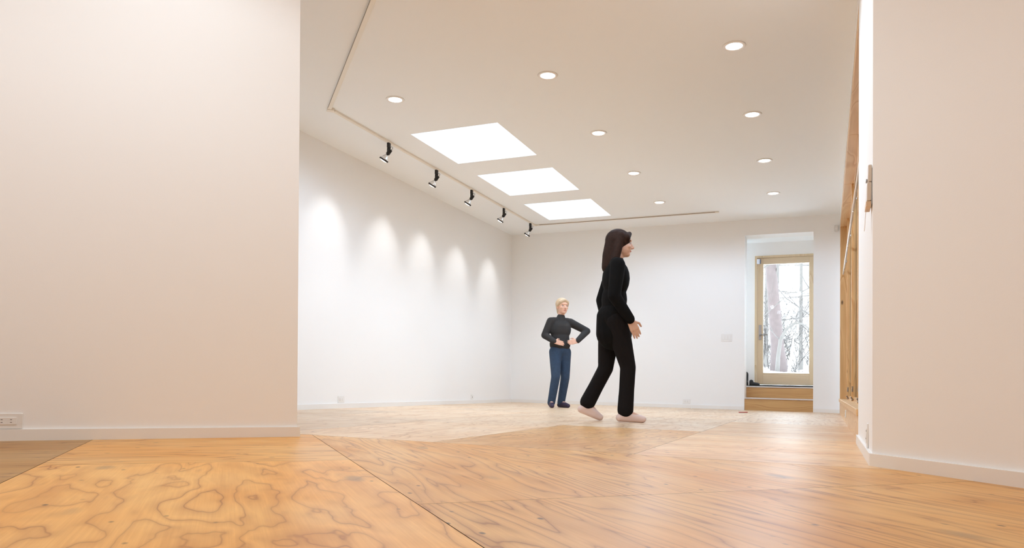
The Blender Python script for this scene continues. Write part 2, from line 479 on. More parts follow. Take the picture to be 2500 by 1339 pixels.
# ceiling with three skylight holes
CX = SHEAR_X * H
SKX0, SKX1 = -3.895, -2.932
SKY = [(6.285, 7.32), (7.805, 8.80), (9.28, 10.29)]
ex = [XL - 0.15 + CX, SKX0, SKX1, 3.4]
ey = [-3.7, SKY[0][0], SKY[0][1], SKY[1][0], SKY[1][1], SKY[2][0], SKY[2][1], YB]
mb = MB()
mb.box(ex[0], ex[1], ey[0], ey[-1], H, H + 0.2).box(ex[2], ex[3], ey[0], ey[-1], H, H + 0.2)
for k in range(0, 8, 2):
    if k + 1 < 8: mb.box(ex[1], ex[2], ey[k], ey[k + 1], H, H + 0.2)
bmesh.ops.remove_doubles(mb.bm, verts=mb.bm.verts, dist=1e-5)
struct(mb.build('ceiling', M_CEIL), 'white ceiling with downlights and three skylights', 'ceiling')
skn = ['nearest and largest looking skylight beside the track lights', 'middle of the three ceiling skylights', 'farthest skylight nearest the back wall']
for k, (y0, y1) in enumerate(SKY):
    e = empty('window_%d' % (k + 1), ((SKX0 + SKX1) / 2, (y0 + y1) / 2, H + 0.2))
    struct(e, skn[k], 'skylight')
    cx, cy = e.location.x, e.location.y
    hx, hy = (SKX1 - SKX0) / 2, (y1 - y0) / 2
    mb = MB(); t = 0.03
    mb.box(-hx - t, -hx, -hy - t, hy + t, 0, 0.35).box(hx, hx + t, -hy - t, hy + t, 0, 0.35)
    mb.box(-hx, hx, -hy - t, -hy, 0, 0.35).box(-hx, hx, hy, hy + t, 0, 0.35)
    mb.build('shaft', M_CEIL, e)
    MB().box(-hx - t, hx + t, -hy - t, hy + t, 0.35, 0.358).build('pane', M_GLASS, e)

# baseboards
BH, BD = 0.052, 0.013
def bb(name, plan, label):
    mb = MB().prism(plan, 0, BH)
    struct(mb.build(name, M_TRIM, lean=True), label, 'baseboard')
bb('baseboard_left', [(XL, 0.4), (XL + BD, 0.4), (XL + BD, YB), (XL, YB)], 'white baseboard under the spotlit wall')
bb('baseboard_back', [(XL + BD, YB - BD), (OX0, YB - BD), (OX0, YB), (XL + BD, YB)], 'white baseboard along the back wall left of steps')
bb('baseboard_back_right', [(OX1, YB - BD), (XR - 0.002, YB - BD), (XR - 0.002, YB), (OX1, YB)], 'short white baseboard between steps and window corner')
def off(p, n, d, along=None, a=0): return (p[0] + n[0] * d + (along[0] * a if along else 0), p[1] + n[1] * d + (along[1] * a if along else 0))
bb('baseboard_partition', [off(PA, pn, 0, pd, -BD), off(PA, pn, BD, pd, -BD), off(PB, pn, BD, pd, -0.02), off(PB, pn, 0, pd, -0.02)], 'white baseboard of the left foreground partition')
bb('baseboard_right', [(XR, 4.80), (XR - BD, 4.80), (XR - BD, 3.385), (QA[0] + qn[0] * BD, QA[1] + qn[1] * BD - 0.004), off(QB, qn, BD, qd, -0.02), off(QB, qn, 0, qd, -0.02), QA], 'white baseboard turning the right foreground corner')

# ------------------------------------------------------------------ timber window wall on the right
win = empty('window_4', (XR, WY0, 0))
struct(win, 'long pine framed window wall at right seen edge on', 'window')
def wbox(x0, x1, y0, y1, z0, z1, bev=0.0):     # window-wall boxes given in room coordinates
    mb = MB().box(x0, x1, y0, y1, z0, z1, bev)
    for v in mb.bm.verts:
        v.co.x += SHEAR_X * v.co.z
        v.co -= Vector((XR, WY0, 0))
    return mb
wbox(XR, XR + 0.15, WY0, WY1, 0, WZ0 - 0.043).build('lower_panel', M_PINEY, win)
wbox(XR - 0.012, XR + 0.16, WY0 + 0.002, WY1, WZ0 - 0.042, WZ0, 0.003).build('sill', M_PINEY, win)
posts = [WY0 + 0.02, 7.06, 8.73, 10.46, WY1]
PX0, PX1, PWD = 0.262, 0.335, 0.05
for a, b in zip(posts, posts[1:]):
    wbox(XR + 0.002, PX1 + 0.04, a + 0.002, b - 0.002, WZ1, WZ1 + 0.088, 0.002).build('head_board', M_PINEY, win)
for p in posts[1:4]:
    wbox(PX0, PX1, p, p + PWD, WZ0, WZ1, 0.003).build('mullion', M_PINE, win)
wbox(XR + 0.002, PX1 + 0.04, WY1 - 0.035, WY1, WZ0, WZ1, 0.002).build('far_jamb', M_PINE, win)
wbox(XR + 0.012, PX1 + 0.04, WY0, WY0 + 0.035, WZ0, WZ1, 0.002).build('near_jamb', M_PINE, win)
for a, b in zip([posts[0] + 0.02] + [p + PWD for p in posts[1:4]], posts[1:4] + [WY1 - 0.036]):
    mb = MB()
    z0, z1, fx0, fx1, w = WZ0, WZ1, 0.283, 0.325, 0.045
    for c in ((a + .002, a + w, z0, z1), (b - w, b - .002, z0, z1), (a + w, b - w, z0, z0 + w), (a + w, b - w, z1 - w, z1)):
        mb.box(fx0, fx1, *c)
    for v in mb.bm.verts:
        v.co.x += SHEAR_X * v.co.z; v.co -= Vector((XR, WY0, 0))
    s = mb.build('sash', M_PINE, win)
    wbox(0.300, 0.306, a + w, b - w, z0 + w, z1 - w).build('pane', M_GLASS, s)
    if b > 10.9: continue
    # crank handle on the sill side and latch on the mullion
    yy = b - 0.09
    def local(mm):
        for v in mm.bm.verts:
            v.co.x += SHEAR_X * v.co.z; v.co -= Vector((XR, WY0, 0))
        return mm
    lm = MB()
    lm.capsule((0.270, yy, z0 + 0.016), (0.270, yy + 0.04, z0 + 0.020), 0.012, 0.010, 12, 4)
    lm.capsule((0.270, yy, z0 + 0.022), (0.258, yy - 0.03, z0 + 0.040), 0.006, 0.009, 12, 4)
    local(lm).build('crank_handle', M_STEEL, win, smooth=True)
    lm = MB().box(0.268, 0.286, b - 0.004, b, z0 + 0.10, z0 + 0.16, 0.0015)
    lm.tube([(0.276, b - 0.004, z0 + 0.145), (0.270, b - 0.022, z0 + 0.135), (0.268, b - 0.026, z0 + 0.105)], 0.0045, 10)
    local(lm).build('sash_latch', M_STEEL, win)
# curtain rod across the window wall
RZ, RX = 1.915, 0.225
rod = empty('curtain_rod', W(RX, 5.0, RZ))
tag(rod, 'slim pale rod running across the pine window wall on silver brackets', 'curtain rod')
rl = rod.location.copy()
MB().tube([W(RX, 4.95, RZ) - rl, W(RX, 10.9, RZ) - rl], 0.0105, 12).build('rod', plain('pale_rod', (0.86, 0.78, 0.70), 0.4), rod, smooth=True)
for y in (7.06, 8.73, 10.46):
    mb = MB()
    p0 = W(PX0, y + 0.02, RZ + 0.10) - rl; p1 = W(RX + 0.012, y + 0.01, RZ + 0.02) - rl; p2 = W(RX, y, RZ - 0.014) - rl
    mb.tube([p0, (p0 + p1) / 2 + Vector((-0.012, 0, 0.012)), p1, p2], [0.011, 0.007, 0.007, 0.008], 10)
    mb.ell(p0 + Vector((-0.006, 0, 0.0)), (0.014, 0.014, 0.02))
    mb.build('bracket', M_CHROME, rod, smooth=True)
# unseen fence and eave, added to hold back daylight at these windows
struct(MB().box(1.5, 1.6, 3.6, 12.4, -0.3, 3.6).build('wall_daylight_blocker', plain('dark_blocker_timber', (0.30, 0.20, 0.13), 0.8, noise=0.3, scale=6), lean=False), 'added unseen timber fence blocking daylight at the side windows', 'wall')
struct(MB().box(0.42, 1.62, 3.6, 12.4, 2.72, 2.80).build('eave_daylight_blocker', M_PINEY), 'added unseen timber eave blocking sky above the side windows', 'eave')

# ------------------------------------------------------------------ vestibule behind the back wall
VY0, VY1, VX0, VX1, VZ = YB + BT, 11.80, -2.3, 0.35, 0.355
DX0, DX1, DZ0, DZ1 = -1.003, -0.10, 0.378, 2.372
mb = MB()
mb.box(VX0 - 0.1, DX0, VY1, VY1 + 0.12, 0, 2.9).box(DX1, VX1 + 0.1, VY1, VY1 + 0.12, 0, 2.9)
mb.box(DX0, DX1, VY1, VY1 + 0.12, DZ1, 2.9).box(DX0, DX1, VY1, VY1 + 0.12, 0, DZ0 - 0.02)
struct(mb.build('wall_vestibule', M_WALL, lean=True), 'cool lit wall around the glazed exterior door', 'wall')
struct(MB().box(VX1, VX1 + 0.1, VY0, VY1, 0, 2.9).build('wall_vestibule_right', M_WALL, lean=True), 'short wall closing the vestibule on the right', 'wall')
struct(MB().box(VX0, VX1, VY0, VY1, OZ, OZ + 0.1).build('ceiling_vestibule', M_CEIL, lean=True), 'low white ceiling over the door landing', 'ceiling')
struct(MB().box(VX0, VX1, VY0 + 0.012, VY1, 0.0, VZ).build('floor_landing', M_STEP, lean=True), 'raised timber landing in front of the door', 'floor')
e = struct(empty('window_5', (VX0, VY0, 0)), 'side window lighting the door landing', 'window')
MB().box(-0.02, -0.012, 0.0, VY1 - VY0, VZ, OZ).build('pane', M_GLASS, e)
# steps
st = empty('wooden_steps', ((OX0 + OX1) / 2, YB, 0))
tag(st, 'two pine steps with metal nosings rising into the door opening', 'steps')
def sbox(x0, x1, y0, y1, z0, z1, bev=0):
    mb = MB().box(x0, x1, y0, y1, z0, z1, bev)
    for v in mb.bm.verts:
        v.co.x += SHEAR_X * v.co.z; v.co -= st.location
    return mb
sbox(OX0 + .0003, OX1 - .0003, YB + 0.012, YB + 0.03, 0.0, 0.166).build('riser', M_STEP, st)
sbox(OX0 + .0003, OX1 - .0003, YB + 0.01, YB + 0.30, 0.166, 0.181).build('tread', M_STEP, st)
sbox(OX0 + .0003, OX1 - .0003, YB + 0.286, YB + 0.30, 0.181, 0.337).build('riser', M_STEP, st)
def nosing(y, z):
    mb = MB()
    pts = [(y + 0.03, z + 0.003), (y + 0.004, z + 0.003), (y - 0.004, z - 0.004), (y - 0.004, z - 0.016), (y + 0.002, z - 0.019), (y + 0.03, z - 0.019)]
    a = [mb.bm.verts.new((OX0 + .0003, p, q)) for p, q in pts]; b = [mb.bm.verts.new((OX1 - .0003, p, q)) for p, q in pts]
    mb.bm.faces.new(a); mb.bm.faces.new(b[::-1])
    for i in range(6): mb.bm.faces.new((a[i], b[i], b[(i + 1) % 6], a[(i + 1) % 6]))
    for v in mb.bm.verts:
        v.co.x += SHEAR_X * v.co.z; v.co -= st.location
    mb.build('nosing', M_ALU, st)
nosing(YB + 0.004, 0.183); nosing(YB + 0.279, 0.355)

# door
dr = empty('door_1', (DX0, VY1, DZ0))
struct(dr, 'pale timber door with one tall pane above the steps', 'door')
def dbox(x0, x1, y0, y1, z0, z1, bev=0):
    mb = MB().box(x0, x1, y0, y1, z0, z1, bev)
    for v in mb.bm.verts:
        v.co.x += SHEAR_X * v.co.z; v.co -= dr.location
    return mb
F = 0.032
mb = dbox(DX0, DX0 + F, VY1 - 0.015, VY1 + 0.12, DZ0, DZ1)
for c in ((DX1 - F, DX1, VY1 - 0.015, VY1 + 0.12, DZ0, DZ1), (DX0 + F, DX1 - F, VY1 - 0.015, VY1 + 0.12, DZ1 - F, DZ1)):
    q = dbox(*c); tmp = bpy.data.meshes.new('t'); q.bm.to_mesh(tmp); q.bm.free(); mb.bm.from_mesh(tmp); bpy.data.meshes.remove(tmp)
mb.build('door_frame', M_DOOR, dr)
GX0, GX1, GZ0, GZ1 = -0.879, -0.224, 0.567, 2.242
a0, a1, c0, c1 = DX0 + F + 0.003, DX1 - F - 0.003, DZ0 + 0.004, DZ1 - F - 0.003
leaf = dbox(a0, GX0, VY1, VY1 + 0.045, c0, c1, 0.002).build('stile', M_DOOR, dr)
dbox(GX1, a1, VY1, VY1 + 0.045, c0, c1, 0.002).build('stile', M_DOOR, dr)
dbox(GX0, GX1, VY1, VY1 + 0.045, GZ1, c1, 0.002).build('top_rail', M_DOORH, dr)
dbox(GX0, GX1, VY1, VY1 + 0.045, c0, GZ0, 0.002).build('bottom_rail', M_DOORH, dr)
dbox(GX0, GX1, VY1 + 0.018, VY1 + 0.026, GZ0, GZ1).build('pane', M_GLASS, dr)
dbox(DX0 - 0.0, DX1, VY1 - 0.07, VY1 + 0.03, VZ + 0.001, DZ0 + 0.002).build('threshold', M_RUBBER, dr)
hx = -0.925
pl = dbox(hx - 0.021, hx + 0.021, VY1 - 0.008, VY1, 1.075, 1.305, 0.002).build('handle_plate', M_IRON if False else plain('brushed_nickel', (0.42, 0.38, 0.35), 0.4, 1.0), dr)
mb = MB()
mb.tube([W(hx, VY1 - 0.004, 1.15), W(hx, VY1 - 0.05, 1.15), W(hx + 0.012, VY1 - 0.056, 1.15), W(hx + 0.115, VY1 - 0.056, 1.147)], [0.010, 0.010, 0.010, 0.008], 10)
for v in mb.bm.verts: v.co -= dr.location
mb.build('lever', M_IRON, dr, smooth=True)
for x, y, z in ((hx, VY1 - 0.009, 1.255),):
    mb = MB().lathe([(0, -0.006), (0.012, -0.006), (0.014, 0.0)], 16, Matrix.Translation(W(x, y, z) - dr.location) @ Matrix.Rotation(PI / 2, 4, 'X'))
    mb.build('lock_cylinder', M_CHROME, dr, smooth=True)
s = empty('contact_sensor', W(DX0 + 0.052, VY1 - 0.015, 2.285))
tag(s, 'small white contact sensor at the top left corner of the door', 'sensor')
MB().box(-0.022, 0.022, -0.016, 0.016, -0.038, 0.038, 0.006).build('case', plain('cool_white_plastic', (0.75, 0.80, 0.92), 0.4), s)
MB().box(0.025, 0.036, -0.010, 0.016, -0.034, 0.034, 0.003).build('magnet', plain('blue_grey_plastic', (0.20, 0.25, 0.36), 0.4), s)

# ------------------------------------------------------------------ fixtures on walls
def decora_plate(w, h):      # cover plate lying in XZ, facing -Y
    return MB().box(-w / 2, w / 2, -0.006, 0, -h / 2, h / 2, 0.0025)
def outlet(name, loc, rz, w, h, horizontal, label, cat='outlet', group=None, blank=False):
    e = empty(name, loc, rz)
    tag(e, label, cat, group)
    decora_plate(w, h).build('cover_plate', M_PLASTIC, e)
    if blank:
        MB().box(-0.011, 0.011, -0.009, -0.005, -0.022, 0.022, 0.002).build('jack', M_PLASTIC, e)
        MB().box(-0.006, 0.006, -0.0095, -0.0085, -0.008, 0.006).build('slot', M_PLASTD, e)
        return e
    iw, ih = (0.068, 0.034) if horizontal else (0.034, 0.068)
    body = MB().box(-iw / 2, iw / 2, -0.009, -0.004, -ih / 2, ih / 2, 0.0015).build('receptacle', M_PLASTIC, e)
    for sgn in (-1, 1):
        mb = MB()
        c = sgn * 0.0175
        y0, y1 = -0.0096, -0.0085
        if horizontal:
            mb.box(c - 0.008, c - 0.001, y0, y1, 0.0055, 0.0075).box(c - 0.008, c - 0.001, y0, y1, -0.0075, -0.0055)
            mb.lathe([(0, y1), (0.0028, y1), (0.0028, y0), (0, y0)], 12, Matrix.Translation((c + 0.0065, 0, 0)) @ Matrix.Rotation(-PI / 2, 4, 'X') @ Matrix.Scale(-1, 4, (0, 0, 1)))
        else:
            mb.box(-0.0075, -0.0055, y0, y1, c + 0.001, c + 0.008).box(0.0055, 0.0075, y0, y1, c + 0.001, c + 0.008)
            mb.lathe([(0, y1), (0.0028, y1), (0.0028, y0), (0, y0)], 12, Matrix.Translation((0, 0, c - 0.0065)) @ Matrix.Rotation(-PI / 2, 4, 'X') @ Matrix.Scale(-1, 4, (0, 0, 1)))
        mb.build('socket', M_PLASTD, body)
    for sgn in (-1, 1):
        p = (sgn * (w / 2 - 0.010), 0) if horizontal else (0, sgn * (h / 2 - 0.010))
        MB().lathe([(0, -0.0015), (0.003, -0.0012), (0.0032, 0)], 12, Matrix.Translation((p[0], -0.006, p[1])) @ Matrix.Rotation(PI / 2, 4, 'X')).build('screw', plain('screw_head', (0.6, 0.56, 0.5), 0.4, 0.3), e)
    return e
# facing: local -Y is the outward direction
outlet('wall_outlet', W(XL, 6.512, 0.0965), PI / 2, 0.112, 0.074, True, 'white outlet low on the spotlit wall, nearer the partition', group=None)
outlet('wall_jack', W(XL, 9.70, 0.098), PI / 2, 0.072, 0.074, False, 'small white jack plate low on the spotlit wall, near the back corner', 'wall jack', blank=True)
outlet('wall_outlet', W(-1.93, YB, 0.1005), 0, 0.118, 0.071, True, 'white horizontal outlet low on the back wall, left of the steps')
# outlet on the partition
pf = Vector((-3.3815, 2.1005, 0.090))
s_ = (pf.x - PA[0]) * pd[0] + (pf.y - PA[1]) * pd[1]
pp = W(PA[0] + pd[0] * s_, PA[1] + pd[1] * s_, 0.090)
rzp = math.atan2(pn[1], pn[0]) + PI / 2
outlet('wall_outlet', pp, rzp, 0.114, 0.070, True, 'large looking white outlet cut by the left picture edge')
outlet('wall_outlet', W(XR, 3.71, 0.108), -PI / 2, 0.070, 0.114, False, 'upright outlet on the bright wall return at right')
outlet('wall_outlet', W(XR, 7.64, 0.095), -PI / 2, 0.070, 0.072, False, 'pale outlet on the pine panel under the window sill')
# switch plate
e = empty('light_switch', W(-1.348, YB, 1.068))
tag(e, 'white triple light switch on the back wall beside the opening', 'light switch')
decora_plate(0.160, 0.114).build('cover_plate', M_PLASTIC, e)
for k in (-1, 0, 1):
    MB().box(k * 0.046 - 0.0165, k * 0.046 + 0.0165, -0.0095, -0.004, -0.033, 0.033, 0.002).build('rocker', M_PLASTIC, e)
# sensor on the back wall near the corner
e = empty('motion_sensor', W(0.142, YB, 2.60))
tag(e, 'small white motion sensor high on the back wall by window corner', 'sensor')
MB().box(-0.028, 0.024, -0.045, 0, -0.045, 0.045, 0.012).build('case', plain('grey_white_plastic', (0.7, 0.68, 0.66), 0.4), e)
MB().ell((-0.002, -0.044, -0.008), (0.016, 0.006, 0.020)).build('sensor_lens', plain('milky_lens', (0.8, 0.79, 0.77), 0.25), e, smooth=True)
# control panel with hanging cover and cord on the right return
e = empty('control_panel', W(XR, 3.455, 1.183), -PI / 2)
e.scale = (0.9, 0.9, 0.9)
tag(e, 'slim beige control panel seen edge on near the right corner', 'control panel')
MP = plain('beige_panel_plastic', (0.70, 0.62, 0.53), 0.45)
# local x runs towards the entry, local -y is away from the wall
MB().box(-0.05, 0.05, -0.020, -0.004, 0.02, 0.10, 0.004).build('upper_case', MP, e)
MB().box(-0.06, 0.05, -0.023, -0.004, -0.070, 0.018, 0.004).build('lower_case', MP, e)
MB().box(-0.062, 0.05, -0.026, -0.004, -0.100, -0.072, 0.003).build('battery_cover', plain('tan_cover', (0.72, 0.52, 0.34), 0.5), e)
MB().box(-0.045, 0.045, -0.004, 0.0, -0.085, 0.085).build('mounting_bracket', M_IRON, e)
MB().box(-0.015, 0.02, -0.027, -0.0205, 0.028, 0.040, 0.002).build('clip', M_IRON, e)
mb = MB()
pts = [(-0.02, -0.010, -0.09), (-0.02, -0.012, -0.15), (-0.015, -0.022, -0.185), (0.0, -0.026, -0.19)]
mb.box(0.0, 0.03, -0.008, -0.006, -0.17, -0.098, mat=Matrix.Rotation(0.12, 4, 'X'))
mb.build('hanging_paper', plain('cream_paper', (0.78, 0.68, 0.58), 0.8), e)
MB().box(-0.05, -0.02, -0.018, -0.016, -0.195, -0.10, mat=Matrix.Rotation(-0.05, 4, 'X')).build('hanging_paper', plain('cream_paper_back', (0.74, 0.64, 0.55), 0.8), e)

# ------------------------------------------------------------------ recessed downlights
def make_downlight(rgb):
    e = empty('recessed_downlight', (0, 0, H))
    MB().lathe([(0.058, -0.002), (0.062, -0.007), (0.078, -0.006), (0.083, 0.0), (0.058, 0.0)], 40, closed=True).build('trim_ring', M_TRIM, e, smooth=True)
    MB().lathe([(0, -0.003), (0.059, -0.003), (0.059, -0.0005), (0, -0.0005)], 40).build('diffuser', M_LAMP, e)
    ld = bpy.data.lights.new('downlight_beam', 'SPOT')
    ld.energy = max(rgb); ld.color = [c / max(1e-6, max(rgb)) for c in rgb]
    ld.spot_size = math.radians(172); ld.spot_blend = 0.45; ld.shadow_soft_size = 0.055
    lo = bpy.data.objects.new('downlight_beam', ld); COL.objects.link(lo); lo.parent = e
    lo.location = (0, 0, -0.06)
    return e
D0, D1 = make_downlight(LAMP_RGB), make_downlight(ENTRY_RGB)
gx = [-3.548, -2.108, -0.662]
gy = [5.457, 6.880, 8.315, 9.740]
dl = {(0, 0): 'downlight nearest the corner of the track rail', (1, 0): 'middle downlight of the nearest ceiling row', (2, 0): 'largest looking downlight at top right of the ceiling',
      (1, 1): 'downlight right of the nearest skylight, left of its row', (2, 1): 'right hand downlight of the second row from the camera',
      (1, 2): 'downlight right of the middle skylight, left of its row', (2, 2): 'right hand downlight of the third row from the camera',
      (1, 3): 'downlight right of the farthest skylight, left of its row', (2, 3): 'right hand downlight of the row closest to the back wall'}
used = set()
def put_light(x, y, label, src):
    d = copy_tree(src) if src in used else src
    used.add(src)
    d.location = (x, y, H)
    tag(d, label, 'downlight', 'recessed ceiling downlights')
for (i, j), lab in dl.items(): put_light(gx[i], gy[j], lab, D0)
for x, y, lab in ((-2.108, 4.02, 'downlight over the entry edge left of centre'), (-0.662, 4.02, 'downlight over the entry edge right of centre'),
                  (-2.2, 2.0, 'downlight close above the left partition'), (-1.5, 1.0, 'downlight over the middle of the entry'), (-2.9, 0.2, 'downlight over the left side of the entry'),
                  (-1.4, -0.6, 'downlight in the entry behind the viewpoint'), (0.3, -1.6, 'rearmost downlight of the entry')):
    put_light(x, y, lab, D1)

# ------------------------------------------------------------------ track rail and spot heads
TX = -4.222
tr = empty('track_rail', (TX, 5.445, H))
tag(tr, 'cream lighting track running along and around the ceiling edge', 'track rail')
def rail(a, b, slot_side, nm='rail'):
    a, b = Vector((*a, 0)), Vector((*b, 0))
    d = (b - a); L = d.length; d.normalize(); n = Vector((-d.y, d.x, 0)) * slot_side
    mt = Matrix(((d.x, n.x, 0, a.x - TX), (d.y, n.y, 0, a.y - 5.445), (0, 0, 1, 0), (0, 0, 0, 1)))
    r = MB().box(0, L, -0.017, 0.017, -0.018, 0, 0.002, mat=mt).build(nm, M_TRACK, tr)
    MB().box(0.06, L - 0.05, 0.0165, 0.0185, -0.016, -0.010, mat=mt).build('slot', plain('track_slot', (0.16, 0.12, 0.08), 0.7) if 'track_slot' not in bpy.data.materials else bpy.data.materials['track_slot'], r)
rail((TX, 5.47), (TX, 10.50), 1)
rail((TX - 0.02, 5.43), (-1.2, 2.41), -1)
rail((TX + 0.02, 10.52), (-1.43, 10.50), -1)
MB().box(-0.028, 0.028, -0.045, 0.02, -0.024, 0, 0.003, mat=Matrix.Rotation(-PI / 4, 4, 'Z')).build('corner_connector', M_TRACK, tr)
MB().box(-0.024, 0.030, 5.045, 5.10, -0.021, 0, 0.003).build('corner_connector', M_TRACK, tr)
MB().box(-0.019, 0.019, 0.78, 0.86, -0.0195, 0, 0.002).build('rail_joint', M_TRACK, tr)

AIM = Vector((-0.54, -0.12, -0.80)).normalized()
def make_head():
    e = empty('track_spotlight', (0, 0, 0))
    MB().box(-0.016, 0.016, -0.024, 0.024, -0.062, 0.0, 0.003).build('track_adapter', M_BLACK, e)
    # frame with the lamp axis
    ax = AIM; sx = Vector((0, 1, 0)); ux = sx.cross(ax).normalized()
    def fr(o): return Matrix(((ux.x, sx.x, ax.x, o.x), (ux.y, sx.y, ax.y, o.y), (ux.z, sx.z, ax.z, o.z), (0, 0, 0, 1)))
    sock = Vector((0.008, 0, -0.118))
    lens = sock + ax * 0.125
    MB().lathe([(0, -0.035), (0.024, -0.035), (0.026, -0.03), (0.026, 0.035), (0.022, 0.038), (0, 0.038)], 24, fr(sock)).build('lamp_socket', M_BLACK, e)
    MB().lathe([(0.015, 0.036), (0.018, 0.055), (0.030, 0.078), (0.044, 0.100), (0.050, 0.120), (0.047, 0.120), (0.040, 0.100), (0.012, 0.05)], 32, fr(sock), closed=True).build('reflector_lamp', M_LAMPGLASS, e, smooth=True)
    MB().lathe([(0.047, -0.014), (0.062, -0.014), (0.062, 0.006), (0.047, 0.006)], 36, fr(lens), closed=True).build('ring', M_BLACK, e)
    MB().lathe([(0.049, 0.0), (0.044, 0.007), (0.030, 0.013), (0.014, 0.016), (0, 0.0165)], 32, fr(lens)).build('lens', M_LENS, e, smooth=True)
    # bent strap from adapter to ring
    mb = MB()
    rim = lens + ux * (0.052 if ux.x < 0 else -0.052)
    pts = [Vector((-0.010, 0, -0.058)), Vector((-0.012, 0, -0.115)), Vector((-0.020, 0, -0.150)), rim + Vector((0.012, 0, 0.006))]
    for a, b in zip(pts, pts[1:]):
        d = (b - a).normalized(); n = Vector((0, 1, 0)); m3 = d.cross(n)
        Lg = (b - a).length
        mb.box(-0.007, 0.007, -0.013, 0.013, -0.006, Lg + 0.006, mat=Matrix(((m3.x, n.x, d.x, a.x), (m3.y, n.y, d.y, a.y), (m3.z, n.z, d.z, a.z), (0, 0, 0, 1))))
    mb.build('strap', M_BLACK, e)
    mb = MB().box(-0.004, 0.020, -0.016, -0.008, -0.095, -0.055).box(-0.004, 0.020, 0.008, 0.016, -0.095, -0.055)
    mb.build('pivot', M_BLACK, e)
    MB().tube([(0.016, 0.01, -0.055), (0.040, 0.012, -0.050), (0.052, 0.012, -0.062), (0.046, 0.012, -0.080), (0.026, 0.008, -0.095)], 0.0028, 8).build('wire', M_RUBBER, e, smooth=True)
    ld = bpy.data.lights.new('spot_beam', 'SPOT')
    ld.energy = max(SPOT_RGB); ld.spot_size = math.radians(60); ld.spot_blend = 1.0; ld.shadow_soft_size = 0.04; ld.color = [c / max(1e-6, max(SPOT_RGB)) for c in SPOT_RGB]
    lo = bpy.data.objects.new('spot_beam', ld); COL.objects.link(lo); lo.parent = e
    lo.matrix_local = Matrix.Translation(lens + ax * 0.03) @ (-ax).to_track_quat('Z', 'Y').to_matrix().to_4x4()
    return e
HD = make_head()
hy = [(6.393, 0.06), (7.401, -0.05), (8.319, 0.0), (9.334, 0.05), (10.335, -0.1)]
hl = ['nearest and largest black track spotlight', 'second black track spotlight, beside the nearest skylight', 'middle one of five black track spotlights, beside the middle skylight', 'fourth black track spotlight, beside the gap before farthest skylight', 'farthest black track spotlight at the end by the back corner']
for k, (y, rz) in enumerate(hy):
    h_ = HD if k == 0 else copy_tree(HD)
    h_.location = (TX, y, H - 0.017); h_.rotation_euler = (0, 0, rz); h_.scale = (0.8, 0.8, 0.8)
    tag(h_, hl[k], 'spotlight', 'black track spotlights')

# ------------------------------------------------------------------ boots and pencil
def boot(loc, rz, sc, tall, label):
    e = empty('boot', loc, rz)
    tag(e, label, 'boot')
    mb = MB()
    z1 = tall
    prof = [(0.0, 0.045, 0.050), (0.05, 0.043, 0.048), (0.10, 0.046, 0.05), (z1, 0.052, 0.056)]
    mb.capsule((0, 0, 0.06), (0.15, 0, 0.045), 0.045, 0.040)
    mb.capsule((-0.01, 0, 0.05), (-0.01, 0, z1), 0.048, 0.050)
    b = mb.build('upper', M_RUBBER, e, smooth=True)
    md = b.modifiers.new('r', 'REMESH'); md.mode = 'VOXEL'; md.voxel_size = 0.01; md.use_smooth_shade = True
    s = MB()
    s.prism([(-0.06, -0.04), (0.12, -0.045), (0.18, -0.03), (0.19, 0.0), (0.18, 0.03), (0.12, 0.045), (-0.06, 0.04)], 0, 0.028).build('sole', M_BLACK, e)
    e.scale = (sc, sc, sc)
    return e
boot((-1.135, 11.66, VZ), -1.4, 0.9, 0.20, 'tall black boot half hidden behind the opening edge')
boot((-1.03, 11.53, VZ), -0.1, 0.62, 0.11, 'low dark boot standing beside the taller one on landing')
pc = empty('red_pencil', (-0.975, 9.87, 0.0), math.atan2(9.934 - 9.803, 0.10))
tag(pc, 'thin red pencil lying on the floor before the steps', 'pencil')
MB().tube([(-0.085, 0, 0.006), (0.07, 0, 0.006)], 0.006, 6).build('shaft', plain('red_paint', (0.5, 0.05, 0.05), 0.4), pc)
MB().tube([(0.07, 0, 0.006), (0.088, 0, 0.004)], [0.006, 0.001], 6).build('tip', M_PINEY, pc)

# ------------------------------------------------------------------ outside: snow, trees
def snow_h(x, y):
    t = min(1.0, max(0.0, (y - 12.4) / 7.0))
    return 0.22 + 0.52 * t * t * (3 - 2 * t) + max(0, y - 19.4) * 0.035 + 0.10 * math.sin(x * 1.7 + y * 0.9) * t + 0.05 * math.sin(x * 3.1 - y * 1.3) * t
mb = MB()
nx, ny = 40, 60
vs = [[mb.bm.verts.new((-14 + 24 * i / nx, 11.95 + 38 * j / ny, snow_h(-14 + 24 * i / nx, 11.95 + 38 * j / ny))) for i in range(nx + 1)] for j in range(ny + 1)]
for j in range(ny):
    for i in range(nx): mb.bm.faces.new((vs[j][i], vs[j][i + 1], vs[j + 1][i + 1], vs[j + 1][i]))
sn = mb.build('snow_ground', M_SNOW, smooth=True)
if sn.data.polygons[0].normal.z < 0: sn.data.flip_normals()
tag(sn, 'snow covered ground outside the glazed door', 'snow', kind='structure')
def branches(mb, p, d, L, r, depth, rg, fl=0.3):
    pts = [p]; q = p.copy(); dd = d.copy()
    for k in range(4):
        dd = (dd + Vector((rg.uniform(-.25, .25), rg.uniform(-.25, .25) * fl, rg.uniform(-.12, .2)))).normalized()
        q = q + dd * L / 4; pts.append(q.copy())
    mb.tube(pts, [r * (1 - 0.17 * k) for k in range(5)], 6)
    if depth > 0:
        for k in range(3):
            i = rg.randint(1, 4)
            nd = (dd + Vector((rg.uniform(-1, 1), rg.uniform(-1, 1) * fl, rg.uniform(-.3, .7)))).normalized()
            branches(mb, pts[i], nd, L * rg.uniform(.5, .75), r * 0.5, depth - 1, rg, fl)
